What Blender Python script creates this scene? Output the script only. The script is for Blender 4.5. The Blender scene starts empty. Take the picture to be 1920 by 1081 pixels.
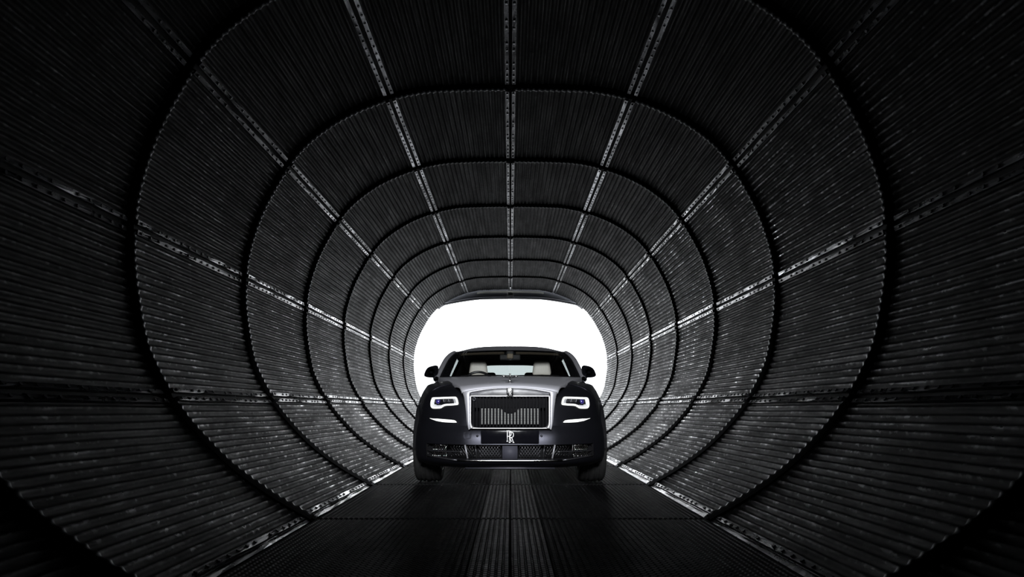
import bpy, bmesh, math, random
from mathutils import Vector, Matrix
from mathutils.bvhtree import BVHTree
random.seed(7)
S = bpy.context.scene
COL = S.collection
PI = math.pi

# ------------------------------------------------------------------ camera, sky, lights, exposure
EYE = 0.77
FPX = 1280.0
cam_d = bpy.data.cameras.new('camera')
cam = bpy.data.objects.new('camera', cam_d); COL.objects.link(cam)
cam.location = (0, 0, EYE); cam.rotation_euler = (PI/2, 0, 0)
cam_d.sensor_width = 36; cam_d.lens = 36*FPX/1920
cam_d.shift_y = 216.5/1920; cam_d.shift_x = 3/1920
cam_d.clip_start = 0.05; cam_d.clip_end = 300
S.camera = cam

w = bpy.data.worlds.new('overcast_sky'); S.world = w; w.use_nodes = True
bg = w.node_tree.nodes['Background']
bg.inputs[0].default_value = (0.94, 0.968, 1.0, 1); bg.inputs[1].default_value = 5.5

ld = bpy.data.lights.new('photographers_softbox', 'AREA')
ld.shape = 'RECTANGLE'; ld.size = 2.2; ld.size_y = 0.9; ld.energy = 27; ld.spread = math.radians(28)
ld.color = (0.95, 0.97, 1.0)
lo = bpy.data.objects.new('photographers_softbox', ld); COL.objects.link(lo)
lo.location = (0, -0.6, 2.75)
lo.rotation_euler = (Vector((0, 6.3, 0.85)) - lo.location).to_track_quat('-Z', 'Y').to_euler()

S.view_settings.view_transform = 'Standard'; S.view_settings.look = 'None'
S.view_settings.exposure = 0.0; S.view_settings.gamma = 1.0
S.view_settings.use_curve_mapping = False

# ------------------------------------------------------------------ materials
def mat(name, col, metallic=0.0, rough=0.5, coat=0.0, emit=None, es=0.0, spec=0.5):
    m = bpy.data.materials.new(name); m.use_nodes = True
    p = m.node_tree.nodes['Principled BSDF']
    p.inputs['Base Color'].default_value = (*col, 1)
    p.inputs['Metallic'].default_value = metallic
    p.inputs['Roughness'].default_value = rough
    p.inputs['Specular IOR Level'].default_value = spec
    p.inputs['Coat Weight'].default_value = coat
    p.inputs['Coat Roughness'].default_value = 0.06
    if emit:
        p.inputs['Emission Color'].default_value = (*emit, 1); p.inputs['Emission Strength'].default_value = es
    return m

def noise_rough(m, scale=8.0, lo=0.3, hi=0.6, bump=0.0, bscale=60.0):
    """procedural roughness breakup and fine relief on a plain material"""
    nt = m.node_tree; N = nt.nodes; L = nt.links; p = N['Principled BSDF']
    tc = N.new('ShaderNodeTexCoord')
    n = N.new('ShaderNodeTexNoise'); n.inputs['Scale'].default_value = scale; n.inputs['Detail'].default_value = 4
    L.new(tc.outputs['Object'], n.inputs['Vector'])
    r = N.new('ShaderNodeMapRange'); r.inputs[1].default_value = 0.3; r.inputs[2].default_value = 0.7
    r.inputs[3].default_value = lo; r.inputs[4].default_value = hi
    L.new(n.outputs['Fac'], r.inputs[0]); L.new(r.outputs[0], p.inputs['Roughness'])
    if bump:
        n2 = N.new('ShaderNodeTexNoise'); n2.inputs['Scale'].default_value = bscale; n2.inputs['Detail'].default_value = 3
        L.new(tc.outputs['Object'], n2.inputs['Vector'])
        b = N.new('ShaderNodeBump'); b.inputs['Strength'].default_value = bump; b.inputs['Distance'].default_value = 0.002
        L.new(n2.outputs['Fac'], b.inputs['Height']); L.new(b.outputs[0], p.inputs['Normal'])
    return m

def steel(name, dark, light, rlo, rhi, metallic=0.9, patch=0.9, streak=(9, 1.2, 9), bump=0.35, dent=(26, 11, 26), studs=None, varcol=0.5, crest=None, spec=0.5, tone=False):
    """weathered steel: worn patches and streaks in world space, fine dents, tone varies sheet by sheet"""
    m = bpy.data.materials.new(name); m.use_nodes = True
    nt = m.node_tree; N = nt.nodes; L = nt.links; p = N['Principled BSDF']
    geo = N.new('ShaderNodeNewGeometry'); oi = N.new('ShaderNodeObjectInfo')
    add = N.new('ShaderNodeVectorMath'); add.operation = 'ADD'
    rv = N.new('ShaderNodeVectorMath'); rv.operation = 'SCALE'; rv.inputs[0].default_value = (13, 7, 5)
    L.new(oi.outputs['Random'], rv.inputs['Scale'])
    L.new(geo.outputs['Position'], add.inputs[0]); L.new(rv.outputs[0], add.inputs[1])
    def nz(scale, mp, det=5, rough=0.6):
        mm = N.new('ShaderNodeMapping'); mm.inputs['Scale'].default_value = mp
        L.new(add.outputs[0], mm.inputs['Vector'])
        n = N.new('ShaderNodeTexNoise'); n.inputs['Scale'].default_value = scale
        n.inputs['Detail'].default_value = det; n.inputs['Roughness'].default_value = rough
        L.new(mm.outputs[0], n.inputs['Vector']); return n.outputs['Fac']
    def mr(x, a, b, c, d):
        r = N.new('ShaderNodeMapRange'); r.inputs[1].default_value = a; r.inputs[2].default_value = b
        r.inputs[3].default_value = c; r.inputs[4].default_value = d
        L.new(x, r.inputs[0]); return r.outputs[0]
    def ma(op, a, b):
        x = N.new('ShaderNodeMath'); x.operation = op
        for i, v in enumerate((a, b)):
            if isinstance(v, (int, float)): x.inputs[i].default_value = v
            else: L.new(v, x.inputs[i])
        return x.outputs[0]
    big = nz(patch, (1, 0.7, 1)); st = nz(1.0, streak); fine = nz(1.0, (30, 16, 30), 3)
    fac = ma('ADD', ma('MULTIPLY', mr(big, 0.35, 0.65, 0, 1), 0.5), ma('MULTIPLY', mr(st, 0.38, 0.68, 0, 1), 0.5))
    fac = ma('ADD', fac, ma('MULTIPLY', ma('SUBTRACT', oi.outputs['Random'], 0.5), varcol))
    p.inputs['Specular IOR Level'].default_value = spec
    if tone:                                              # each strip's tone is scaled by its own object colour
        sc0 = N.new('ShaderNodeSeparateColor'); L.new(oi.outputs['Color'], sc0.inputs[0])
        fac = ma('MULTIPLY', ma('POWER', ma('MAXIMUM', fac, 0.0), 1.5), sc0.outputs[0])
    mix = N.new('ShaderNodeMix'); mix.data_type = 'RGBA'
    mix.inputs[6].default_value = (*dark, 1); mix.inputs[7].default_value = (*light, 1)
    cl = N.new('ShaderNodeClamp'); L.new(fac, cl.inputs[0]); L.new(cl.outputs[0], mix.inputs[0])
    basec = mix.outputs[2]
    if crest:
        # highlights painted along corrugation crests in broken runs; object colour sets strength per sheet
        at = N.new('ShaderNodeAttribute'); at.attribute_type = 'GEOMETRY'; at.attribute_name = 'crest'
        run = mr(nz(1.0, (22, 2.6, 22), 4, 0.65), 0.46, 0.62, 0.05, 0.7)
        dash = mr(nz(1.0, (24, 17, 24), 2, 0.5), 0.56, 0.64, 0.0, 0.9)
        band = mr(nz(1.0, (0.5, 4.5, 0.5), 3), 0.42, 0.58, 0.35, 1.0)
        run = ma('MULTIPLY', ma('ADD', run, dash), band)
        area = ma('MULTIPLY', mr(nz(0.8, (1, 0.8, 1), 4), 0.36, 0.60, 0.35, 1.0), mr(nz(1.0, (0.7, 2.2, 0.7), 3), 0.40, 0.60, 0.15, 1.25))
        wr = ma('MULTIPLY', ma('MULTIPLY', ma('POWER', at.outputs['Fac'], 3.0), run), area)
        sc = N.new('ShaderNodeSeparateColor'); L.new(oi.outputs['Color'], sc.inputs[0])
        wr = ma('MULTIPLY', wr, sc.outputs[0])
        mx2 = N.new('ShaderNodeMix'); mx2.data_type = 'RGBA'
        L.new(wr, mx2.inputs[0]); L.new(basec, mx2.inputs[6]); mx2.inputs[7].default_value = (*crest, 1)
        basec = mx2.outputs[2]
    L.new(basec, p.inputs['Base Color'])
    ro = mr(ma('ADD', ma('MULTIPLY', st, 0.5), ma('MULTIPLY', fine, 0.5)), 0.35, 0.65, rhi, rlo)
    p.inputs['Metallic'].default_value = metallic
    if crest:                                             # painted crest highlights turn smooth and metallic, the rest stays dull
        wq = ma('POWER', wr, 0.6)
        ro = ma('ADD', ma('MULTIPLY', wq, 0.19), ma('MULTIPLY', ma('SUBTRACT', 1.0, wq), mr(ro, rlo, rhi, 0.55, 0.8)))
        L.new(wq, p.inputs['Metallic']); p.inputs['Specular IOR Level'].default_value = 0.25
    L.new(ro, p.inputs['Roughness'])
    h = ma('ADD', nz(1.0, dent, 3), ma('MULTIPLY', fine, 0.4))
    b = N.new('ShaderNodeBump'); b.inputs['Strength'].default_value = bump; b.inputs['Distance'].default_value = 0.006
    if studs:
        sx = N.new('ShaderNodeSeparateXYZ'); L.new(geo.outputs['Position'], sx.inputs[0])
        s = ma('SINE', ma('MULTIPLY', sx.outputs['Y'], 2*PI/studs), 0)
        h = ma('ADD', h, ma('MULTIPLY', s, 0.45))
    L.new(h, b.inputs['Height']); L.new(b.outputs[0], p.inputs['Normal'])
    return m

M = {}
M['panel'] = steel('weathered_dark_steel', (0.004, 0.0042, 0.0048), (0.018, 0.0187, 0.0205), 0.20, 0.45, metallic=0.95, crest=(0.62, 0.63, 0.65))
M['strip'] = steel('worn_seam_steel', (0.02, 0.021, 0.024), (0.85, 0.86, 0.9), 0.2, 0.42, metallic=0.85, streak=(16, 2.4, 16), bump=0.2, tone=True)
M['floor'] = steel('dark_tread_plate', (0.003, 0.003, 0.0033), (0.009, 0.009, 0.0095), 0.55, 0.75, metallic=0.0, spec=0.06, bump=0.5, studs=0.037, varcol=0.2)
M['plank'] = steel('polished_tread_plank', (0.003, 0.003, 0.0032), (0.010, 0.010, 0.010), 0.42, 0.6, metallic=0.0, spec=0.13, bump=0.5, studs=0.037, varcol=0.2)
M['edge'] = noise_rough(mat('worn_sheet_edge', (0.16, 0.165, 0.17), 0.9, 0.35), 20, 0.3, 0.45)
M['casing'] = noise_rough(mat('black_casing_steel', (0.012, 0.012, 0.013), 0.3, 0.8), 3, 0.7, 0.9)
M['bolt'] = noise_rough(mat('bolt_steel', (0.45, 0.46, 0.48), 1.0, 0.3), 20, 0.2, 0.45)
M['dullbolt'] = noise_rough(mat('dull_bolt_steel', (0.08, 0.082, 0.088), 0.8, 0.4), 20, 0.3, 0.5)
M['header'] = noise_rough(mat('grey_painted_header', (0.10, 0.105, 0.12), 0.0, 0.55), 4, 0.45, 0.65)
M['pale'] = noise_rough(mat('pale_header_lip', (0.5, 0.5, 0.47), 0.0, 0.5), 6, 0.4, 0.6)
M['ground'] = noise_rough(mat('grey_asphalt', (0.10, 0.10, 0.10), 0.0, 0.85), 2, 0.8, 0.95, 0.4)
M['navy'] = noise_rough(mat('dark_navy_satin_paint', (0.025, 0.0255, 0.033), 0.8, 0.36, coat=0.15), 30, 0.34, 0.38)
M['silver'] = noise_rough(mat('silver_satin_paint', (0.36, 0.36, 0.39), 0.4, 0.42, coat=0.05), 30, 0.40, 0.44)
M['chrome'] = noise_rough(mat('brushed_chrome', (0.72, 0.71, 0.69), 1.0, 0.16), 25, 0.10, 0.2)
M['brushed'] = noise_rough(mat('brushed_steel_header', (0.7, 0.7, 0.71), 1.0, 0.4), 25, 0.36, 0.46)
M['gun'] = noise_rough(mat('gunmetal_trim', (0.10, 0.10, 0.11), 0.8, 0.35), 25, 0.3, 0.4)
M['black'] = noise_rough(mat('gloss_black_trim', (0.006, 0.006, 0.007), 0.0, 0.25), 25, 0.2, 0.3)
M['vane'] = noise_rough(mat('satin_black_vane', (0.005, 0.005, 0.006), 0.0, 0.6, spec=0.04), 25, 0.55, 0.65)
M['radar'] = noise_rough(mat('dull_grey_sensor_panel', (0.05, 0.05, 0.065), 0.0, 0.6, spec=0.2), 25, 0.55, 0.65)
M['matt'] = noise_rough(mat('matt_black_plastic', (0.006, 0.006, 0.007), 0.0, 0.8, spec=0.12), 25, 0.7, 0.9)
M['fin'] = noise_rough(mat('bare_aluminium_fin', (0.24, 0.24, 0.235), 0.4, 0.4), 25, 0.35, 0.5)
M['rubber'] = noise_rough(mat('tyre_rubber', (0.014, 0.014, 0.014), 0.0, 0.7), 40, 0.6, 0.8)
M['cream'] = noise_rough(mat('cream_leather', (0.75, 0.71, 0.64), 0.0, 0.5), 60, 0.45, 0.55, 0.3, 250)
M['tan'] = noise_rough(mat('brown_lining', (0.16, 0.13, 0.09), 0.0, 0.7), 60, 0.6, 0.8)
M['inside'] = noise_rough(mat('black_interior', (0.01, 0.01, 0.01), 0.0, 0.7), 60, 0.6, 0.8)
M['plate'] = noise_rough(mat('gloss_black_plate', (0.004, 0.004, 0.006), 0.0, 0.12), 25, 0.1, 0.14)
M['white'] = noise_rough(mat('white_lettering', (0.85, 0.85, 0.85), 0.0, 0.4), 25, 0.35, 0.45)
M['led'] = noise_rough(mat('lit_led_ring', (0.9, 0.9, 0.88), 0, 0.4, emit=(0.97, 1.0, 0.95), es=1.3), 25, 0.35, 0.45)
M['blue'] = noise_rough(mat('blue_projector_lens', (0.02, 0.015, 0.12), 0.0, 0.1, emit=(0.08, 0.05, 0.4), es=0.05), 25, 0.06, 0.12)
M['lampbed'] = noise_rough(mat('silver_lamp_reflector', (0.62, 0.63, 0.65), 0.5, 0.3, emit=(0.8, 0.83, 0.86), es=0.28), 40, 0.2, 0.4)  # faint glow added to brighten the reflector, which is no light source

def glass(name, tint, gloss=0.06):
    m = bpy.data.materials.new(name); m.use_nodes = True
    nt = m.node_tree; N = nt.nodes; L = nt.links
    N.remove(N['Principled BSDF'])
    t = N.new('ShaderNodeBsdfTransparent'); t.inputs[0].default_value = (*tint, 1)
    g = N.new('ShaderNodeBsdfGlossy'); g.inputs['Roughness'].default_value = 0.03
    lw = N.new('ShaderNodeLayerWeight'); lw.inputs['Blend'].default_value = 0.5      # 'Facing' is the same from both sides
    pw = N.new('ShaderNodeMath'); pw.operation = 'POWER'; L.new(lw.outputs['Facing'], pw.inputs[0]); pw.inputs[1].default_value = 5
    fr = N.new('ShaderNodeMath'); fr.operation = 'MULTIPLY_ADD'; L.new(pw.outputs[0], fr.inputs[0]); fr.inputs[1].default_value = 0.5; fr.inputs[2].default_value = 0.035
    n = N.new('ShaderNodeTexNoise'); n.inputs['Scale'].default_value = 3
    mr = N.new('ShaderNodeMapRange'); mr.inputs[3].default_value = 0.02; mr.inputs[4].default_value = 0.05
    L.new(n.outputs['Fac'], mr.inputs[0]); L.new(mr.outputs[0], g.inputs['Roughness'])
    mx = N.new('ShaderNodeMixShader'); L.new(fr.outputs[0], mx.inputs[0])
    L.new(t.outputs[0], mx.inputs[1]); L.new(g.outputs[0], mx.inputs[2])
    L.new(mx.outputs[0], N['Material Output'].inputs[0]); return m
M['glass'] = glass('clear_car_glass', (0.88, 0.9, 0.9))
M['tint'] = glass('tinted_car_glass', (0.145, 0.16, 0.157))

# ------------------------------------------------------------------ helpers
def mesh(name, verts, faces, mats, smooth=True, fm=None):
    me = bpy.data.meshes.new(name)
    me.from_pydata([tuple(v) for v in verts], [], faces)
    for m in (mats if isinstance(mats, (list, tuple)) else [mats]): me.materials.append(m)
    if fm:
        for p, i in zip(me.polygons, fm): p.material_index = i
    if smooth: me.shade_smooth()
    me.update(); return me
def link(name, data, parent=None, loc=(0, 0, 0), rot=None):
    o = bpy.data.objects.new(name, data); COL.objects.link(o); o.location = loc
    if rot: o.rotation_euler = rot
    if parent: o.parent = parent
    return o
def part(name, vf, m, parent, smooth=True, loc=(0, 0, 0)):
    return link(name, mesh(name, vf[0], vf[1], m, smooth), parent, loc)
def tag(o, label=None, cat=None, kind=None, group=None):
    if label: o['label'] = label
    if cat: o['category'] = cat
    if kind: o['kind'] = kind
    if group: o['group'] = group
    return o

def grid(rows, closed_u=False, flip=False):
    """rows: list of equally long lists of points"""
    nu = len(rows[0]); v = [p for r in rows for p in r]; f = []
    for j in range(len(rows)-1):
        for i in range(nu if closed_u else nu-1):
            i2 = (i+1) % nu
            q = (j*nu+i, j*nu+i2, (j+1)*nu+i2, (j+1)*nu+i)
            f.append(q[::-1] if flip else q)
    return v, f
def join(*vfs):
    V, F = [], []
    for v, f in vfs:
        n = len(V); V += list(v); F += [tuple(i+n for i in q) for q in f]
    return V, F
def box(c, d, bev=0.0, seg=2, rot=None):
    bm = bmesh.new(); bmesh.ops.create_cube(bm, size=1)
    bmesh.ops.scale(bm, vec=d, verts=bm.verts)
    if bev: bmesh.ops.bevel(bm, geom=bm.edges[:], offset=bev, segments=seg, affect='EDGES', profile=0.5)
    if rot: bmesh.ops.rotate(bm, verts=bm.verts, cent=(0, 0, 0), matrix=rot)
    bmesh.ops.translate(bm, vec=c, verts=bm.verts)
    bm.verts.index_update()
    r = ([v.co.copy() for v in bm.verts], [tuple(v.index for v in f.verts) for f in bm.faces]); bm.free(); return r
def tube(pts, r, n=6, closed=False, caps=True):
    pts = [Vector(p) for p in pts]; rows = []; m = len(pts)
    up = Vector((0.31, 0.2, 0.93)).normalized()
    for i, p in enumerate(pts):
        a = pts[(i-1) % m] if closed or i > 0 else p
        b = pts[(i+1) % m] if closed or i < m-1 else p
        t = (b-a).normalized(); x = t.cross(up)
        if x.length < 1e-4: x = t.cross(Vector((1, 0, 0)))
        x.normalize(); y = t.cross(x)
        rr = r[i] if isinstance(r, (list, tuple)) else r
        rows.append([p + x*rr*math.cos(2*PI*k/n) + y*rr*math.sin(2*PI*k/n) for k in range(n)])
    if closed: rows.append(rows[0])
    v, f = grid(rows, True)
    if caps and not closed:
        f.append(tuple(range(n))[::-1]); f.append(tuple((m-1)*n+k for k in range(n)))
    return v, f
def lathe(prof, axis, n=32, centre=(0, 0, 0)):
    """prof: (radius, along) pairs, spun about the x or z axis"""
    rows = []
    for r, a in prof:
        row = []
        for k in range(n):
            c, s = math.cos(2*PI*k/n)*r, math.sin(2*PI*k/n)*r
            p = (a, c, s) if axis == 'x' else ((c, s, a) if axis == 'z' else (c, a, s))
            row.append(Vector(p)+Vector(centre))
        rows.append(row)
    return grid(rows, True)
def cr(P, t):
    """Catmull-Rom through a list of tuples"""
    n = len(P)-1; i = min(int(t), n-1); f = t-i
    p0, p1, p2, p3 = P[max(i-1, 0)], P[i], P[i+1], P[min(i+2, n)]
    return [0.5*((2*b)+(c-a)*f+(2*a-5*b+4*c-d)*f*f+(3*b-a-3*c+d)*f**3) for a, b, c, d in zip(p0, p1, p2, p3)]
def lerp(a, b, t): return a+(b-a)*t
def sm(a, b, x):
    t = max(0, min(1, (x-a)/(b-a))); return t*t*(3-2*t)

# ------------------------------------------------------------------ tunnel
PITCH, LEN, R1 = 1.96, 1.90, 4.63
SECT = list(range(-1, 8))
K = 5.1/993
prof_px = [(957,166.5),(905,167),(860,168),(805.6,170.5),(762,177.6),(723,188),(673,207),(627,231),(581,265),(548,301),(520,345),
           (494,394),(476.6,440),(465,485),(461,525),(460.5,569),(465.5,615),(476,671),(491,708),(514,749),(542,786),(588,833),(644,874),(701.5,907)]
prof = [((957-x)*K, EYE+(757-y)*K) for x, y in prof_px]          # half profile, x >= 0
dense = [cr(prof, i/20) for i in range((len(prof)-1)*20+1)]
arc = [0.0]
for a, b in zip(dense, dense[1:]): arc.append(arc[-1]+math.dist(a, b))
TOT = arc[-1]
def pos(s):
    s = max(0, min(TOT-1e-6, s))
    lo_, hi_ = 0, len(arc)-1
    while hi_-lo_ > 1:
        m_ = (lo_+hi_)//2
        if arc[m_] <= s: lo_ = m_
        else: hi_ = m_
    t = (s-arc[lo_])/(arc[hi_]-arc[lo_]); a, b = dense[lo_], dense[hi_]
    return Vector((lerp(a[0], b[0], t), lerp(a[1], b[1], t)))
def inward(s):
    a, b = pos(s-0.02), pos(s+0.02); t = (b-a).normalized()
    return Vector((-t.y, t.x)) if (Vector((-t.y, t.x)).dot(Vector((0, 1.9))-pos(s)) > 0) else Vector((t.y, -t.x))
def arc_at(px, py):
    q = ((957-px)*K, EYE+(757-py)*K)
    return arc[min(range(len(dense)), key=lambda i: math.dist(dense[i], q))]
seams = [0.0, arc_at(731, 186), arc_at(541, 311), arc_at(461, 523), arc_at(512, 745), TOT]
def P3(s, y, off, side):
    p, n = pos(s), inward(s)
    q = p + n*off
    return Vector((q.x*side, y, q.y))
AMP = 0.0085
rw = random.Random(3)
def panel_mesh(k, side):
    s0, s1 = seams[k]+0.032, seams[k+1]-0.032
    nr = max(4, round((s1-s0)/0.056)); n = nr*8
    ys = [0.0, 0.03, 0.14, 0.4, 0.7, 1.05, 1.4, 1.75, LEN]
    af = [0.55, 0.6, 1, 1, 1, 1, 1, 1, 0.6]
    wob = [[rw.uniform(-0.0035, 0.0035) for _ in range(nr+2)] for _ in ys]
    rows, cols = [], []
    for j, y in enumerate(ys):
        row = []
        for i in range(n+1):
            s = lerp(s0, s1, i/n); c = math.cos(2*PI*i/8)
            prof_c = 2*(0.5+0.5*c)**1.4-1
            d = wob[j][i//8]*(1-(i % 8)/8)+wob[j][i//8+1]*((i % 8)/8) if j > 1 else 0
            row.append(P3(s, y, AMP*af[j]*prof_c+d-0.032*(y/LEN), side))
        rows.append(row)
    lip = [P3(lerp(s0, s1, i/n), 0.0, -0.03, side) for i in range(n+1)]
    bead = [P3(lerp(s0, s1, i/n), -0.008, 0.55*AMP*(2*(0.5+0.5*math.cos(2*PI*i/8))**1.4-1)-0.004, side) for i in range(n+1)]
    bead2 = [P3(lerp(s0, s1, i/n), -0.001, 0.55*AMP*(2*(0.5+0.5*math.cos(2*PI*i/8))**1.4-1)+0.004, side) for i in range(n+1)]
    v, f = grid(rows, flip=(side < 0))
    a = grid([lip, bead], flip=(side < 0)); b = grid([bead, bead2, rows[1]], flip=(side < 0))
    V, F = join((v, f), a, b)
    fm = [0]*len(f)+[1]*len(a[1])+[2]*len(b[1])
    me = mesh('corrugated_panel', V, F, [M['panel'], M['casing'], M['edge']], True, fm)
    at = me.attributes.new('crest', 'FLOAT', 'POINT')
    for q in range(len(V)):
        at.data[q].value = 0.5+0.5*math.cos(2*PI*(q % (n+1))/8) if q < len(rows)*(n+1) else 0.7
    return me
def strip_mesh(s, da, db, h, side, y0=0.01, y1=LEN-0.01):
    m = 10; rows = []
    rr = random.Random(int(s*1000)+int(da*977)+side)
    for j in range(m+1):
        y = lerp(y0, y1, j/m); fl = -0.032*(y/LEN); e = rr.uniform(-0.004, 0.004)
        rows.append([P3(s+da, y, -0.02+fl, side), P3(s+da+0.002, y, h+fl+e, side), P3(s+(da+db)/2, y, h+fl+0.001, side),
                     P3(s+db-0.002, y, h+fl-e, side), P3(s+db, y, -0.02+fl, side)])
    v, f = grid(rows, flip=(side < 0))
    f.append((0, 1, 2, 3, 4)); f.append(tuple(m*5+i for i in range(5)))
    return mesh('seam_strip', v, f, M['strip'], False)
def bolts_mesh(s, side, das, h):
    vf = []
    rr = random.Random(int(s*991)+side)
    for da in das:
        y = 0.06
        while y < LEN-0.04:
            c = P3(s+da, y, h-0.032*y/LEN, side); nn = inward(s+da); nrm = Vector((nn.x*side, 0, nn.y))
            t = Vector((0, 1, 0)); u = nrm.cross(t)
            r1 = [c+(t*math.cos(a)+u*math.sin(a))*0.011 for a in [PI/3*i for i in range(6)]]
            r2 = [p+nrm*0.008 for p in r1]
            v, f = grid([r1, r2], True); f.append(tuple(range(6, 12)))
            vf.append((v, f)); y += 0.118*rr.choice((1, 1, 1, 2))
    V, F = join(*vf); return mesh('bolts', V, F, M['bolt'] if s < seams[1]+.01 else M['dullbolt'], False)

wall_l = tag(link('wall_left', None), 'left side of the tunnel lined with dark lengthwise corrugated steel panels', None, 'structure')
wall_r = tag(link('wall_right', None), 'right side of the tunnel lined with dark lengthwise corrugated steel panels', None, 'structure')
ceil = tag(link('ceiling', None), 'dark corrugated steel crown of the tunnel with pale bolted seams', None, 'structure')
flo = tag(link('floor', None), 'flat dark tread plate floor of the tunnel with polished middle planks', None, 'structure')

for side in (-1, 1):
    wall = wall_l if side < 0 else wall_r
    pm = [panel_mesh(k, side) for k in range(5)]
    sms, bms = {}, {}
    for k in range(0, 6):
        if k == 0 and side < 0: continue
        s = seams[k]
        if k == 0: strips = [(-0.05, -0.014, 0.016), (0.014, 0.05, 0.016)]; bd = (-0.007, 0.007, ); hb = 0.010
        elif k == 5: strips = [(-0.085, -0.05, 0.010), (-0.045, 0.0, 0.004)]; bd = (-0.06,); hb = 0.011
        else: strips = [(-0.052, -0.016, 0.016), (0.016, 0.052, 0.016)]; bd = (-0.008, 0.008); hb = 0.008
        if k == 0:
            # the crown seam sits on the middle line: built flat across both halves
            z0 = pos(0).y; ms = []
            for a, b, h in strips:
                rows = []
                for j in range(11):
                    y = lerp(0.01, LEN-0.01, j/10); fl = 0.032*y/LEN; e = random.uniform(-0.004, 0.004)
                    rows.append([Vector((a, y, z0+0.02+fl)), Vector((a, y, z0-h+fl+e)), Vector((b, y, z0-h+fl-e)), Vector((b, y, z0+0.02+fl))])
                v, f = grid(rows, flip=True); f.append((0, 1, 2, 3)); ms.append(mesh('seam_strip', v, f, M['strip'], False))
            vf = []
            for a in (-0.03, 0.03):
                y = 0.05
                while y < LEN-0.04:
                    vf.append(lathe([(0.011, 0), (0.011, -0.008), (0.0005, -0.009)], 'z', 6, (a, y, z0-0.016+0.032*y/LEN)))
                    y += 0.118*random.choice((1, 1, 2))
            V, F = join(*vf); sms[k], bms[k] = ms, mesh('bolts', V, F, M['bolt'], False)
        else:
            sms[k] = [strip_mesh(s, a, b, h, side) for a, b, h in strips]
            bms[k] = bolts_mesh(s, side, [(-0.034), (0.034)] if k < 5 else [-0.067], 0.016 if k < 5 else 0.010)
    # backing bar that closes each seam between its two strips
    def bar_mesh(s):
        rows = []
        for y in (0.0, LEN):
            fl = -0.032*y/LEN
            rows.append([P3(s+d, y, -0.006+fl, side) for d in (-0.05, -0.025, 0, 0.025, min(0.05, TOT-s))])
        return mesh('backing_bar', *grid(rows, flip=(side < 0)), M['casing'], False)
    bars = {k: bar_mesh(seams[k]) for k in range(1, 6)}
    for sec in SECT:
        y0 = R1+PITCH*(sec-1)
        for k in range(5):
            o = link('corrugated_panel', pm[k], ceil if k < 2 else wall, (0, y0, 0))
            glint = (0.06, 0.10, 0.34, 0.6, 0.9)[k] if side < 0 else (0.06, 0.14, 1.0, 0.85, 1.0)[k]  # painted highlight strength by panel: right wall brighter, crown dim
            o.color = (min(1, glint*random.uniform(0.75, 1.15)), 0, 0, 1)
            ks = k+1                                                   # the seam on the lower edge of this panel
            lst = [ks] + ([0] if (k == 0 and side > 0) else [])
            for q in lst:
                for m_ in sms[q]:
                    st_ = link('seam_strip', m_, o)
                    dim_ = 0.12 if (q in (3, 4) and m_ is sms[q][1]) else 1.0
                    wv_ = dim_*(0.4, 2.0, 0.25, 0.6, 0.15, 0.5)[q] if side < 0 else dim_*(0.4, 1.6, 0.25, 1.3, 0.2, 0.5)[q]
                    st_.color = (wv_*random.uniform(0.5, 1.2), 0, 0, 1)
                b = link('bolts', bms[q], o); b['kind'] = 'stuff'
                if q in bars: link('backing_bar', bars[q], o)

# floor plates: two wide plates and two polished middle planks in every section
FX = prof[-1][0]
def floor_mesh(x0, x1, m, pitch):
    n = round((x1-x0)/pitch); rows = []
    xs = []
    for i in range(n):
        a = lerp(x0, x1, i/n); wd = (x1-x0)/n
        xs += [(a, -0.006), (a+wd*0.22, -0.006), (a+wd*0.36, 0), (a+wd*0.86, 0)]
    xs.append((x1, -0.006))
    for y in (0.0, 0.0, 0.6, 1.25, LEN):
        rows.append([Vector((x, y, z if not (y == 0.0 and not rows) else -0.06)) for x, z in xs])
    return mesh('tread_plate', *grid(rows), m, False)
fms = [floor_mesh(-FX+0.005, -0.205, M['floor'], 0.034), floor_mesh(-0.2, -0.006, M['plank'], 0.0323),
       floor_mesh(0.006, 0.2, M['plank'], 0.0323), floor_mesh(0.205, FX-0.005, M['floor'], 0.034)]
for sec in SECT:
    for m_ in fms:
        link('tread_plate' if m_ in (fms[0], fms[3]) else 'middle_plank', m_, flo, (0, R1+PITCH*(sec-1), 0))

# outer casing added behind joints against sky leaks, closed at the camera's end
YB, YE = -3.4, R1+PITCH*6+LEN+0.02
ring = [Vector((P3(TOT*i/60, 0, -0.085, 1).x, 0, P3(TOT*i/60, 0, -0.085, 1).z)) for i in range(61)]
full = ring + [Vector((FX+0.02, 0, -0.09)), Vector((-FX-0.02, 0, -0.09))] + [Vector((-p.x, 0, p.z)) for p in reversed(ring)][:-1]
rows = [[Vector((p.x, y, p.z)) for p in full] for y in (YB, 2, 8, 14, YE)]
cv = grid(rows, True)
tag(part('trim_1', cv, M['casing'], None), 'black outer casing added to keep sky light out of the gaps between tunnel sections', None, 'structure')
bk = [Vector((p.x, YB, p.z)) for p in full]
tag(part('back_light_block', (bk, [tuple(range(len(bk)))]), M['casing'], None, False), 'unseen black end wall added behind the viewer to keep sky light out', None, 'structure')  # unseen, added to shut out sky light behind the camera

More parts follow.
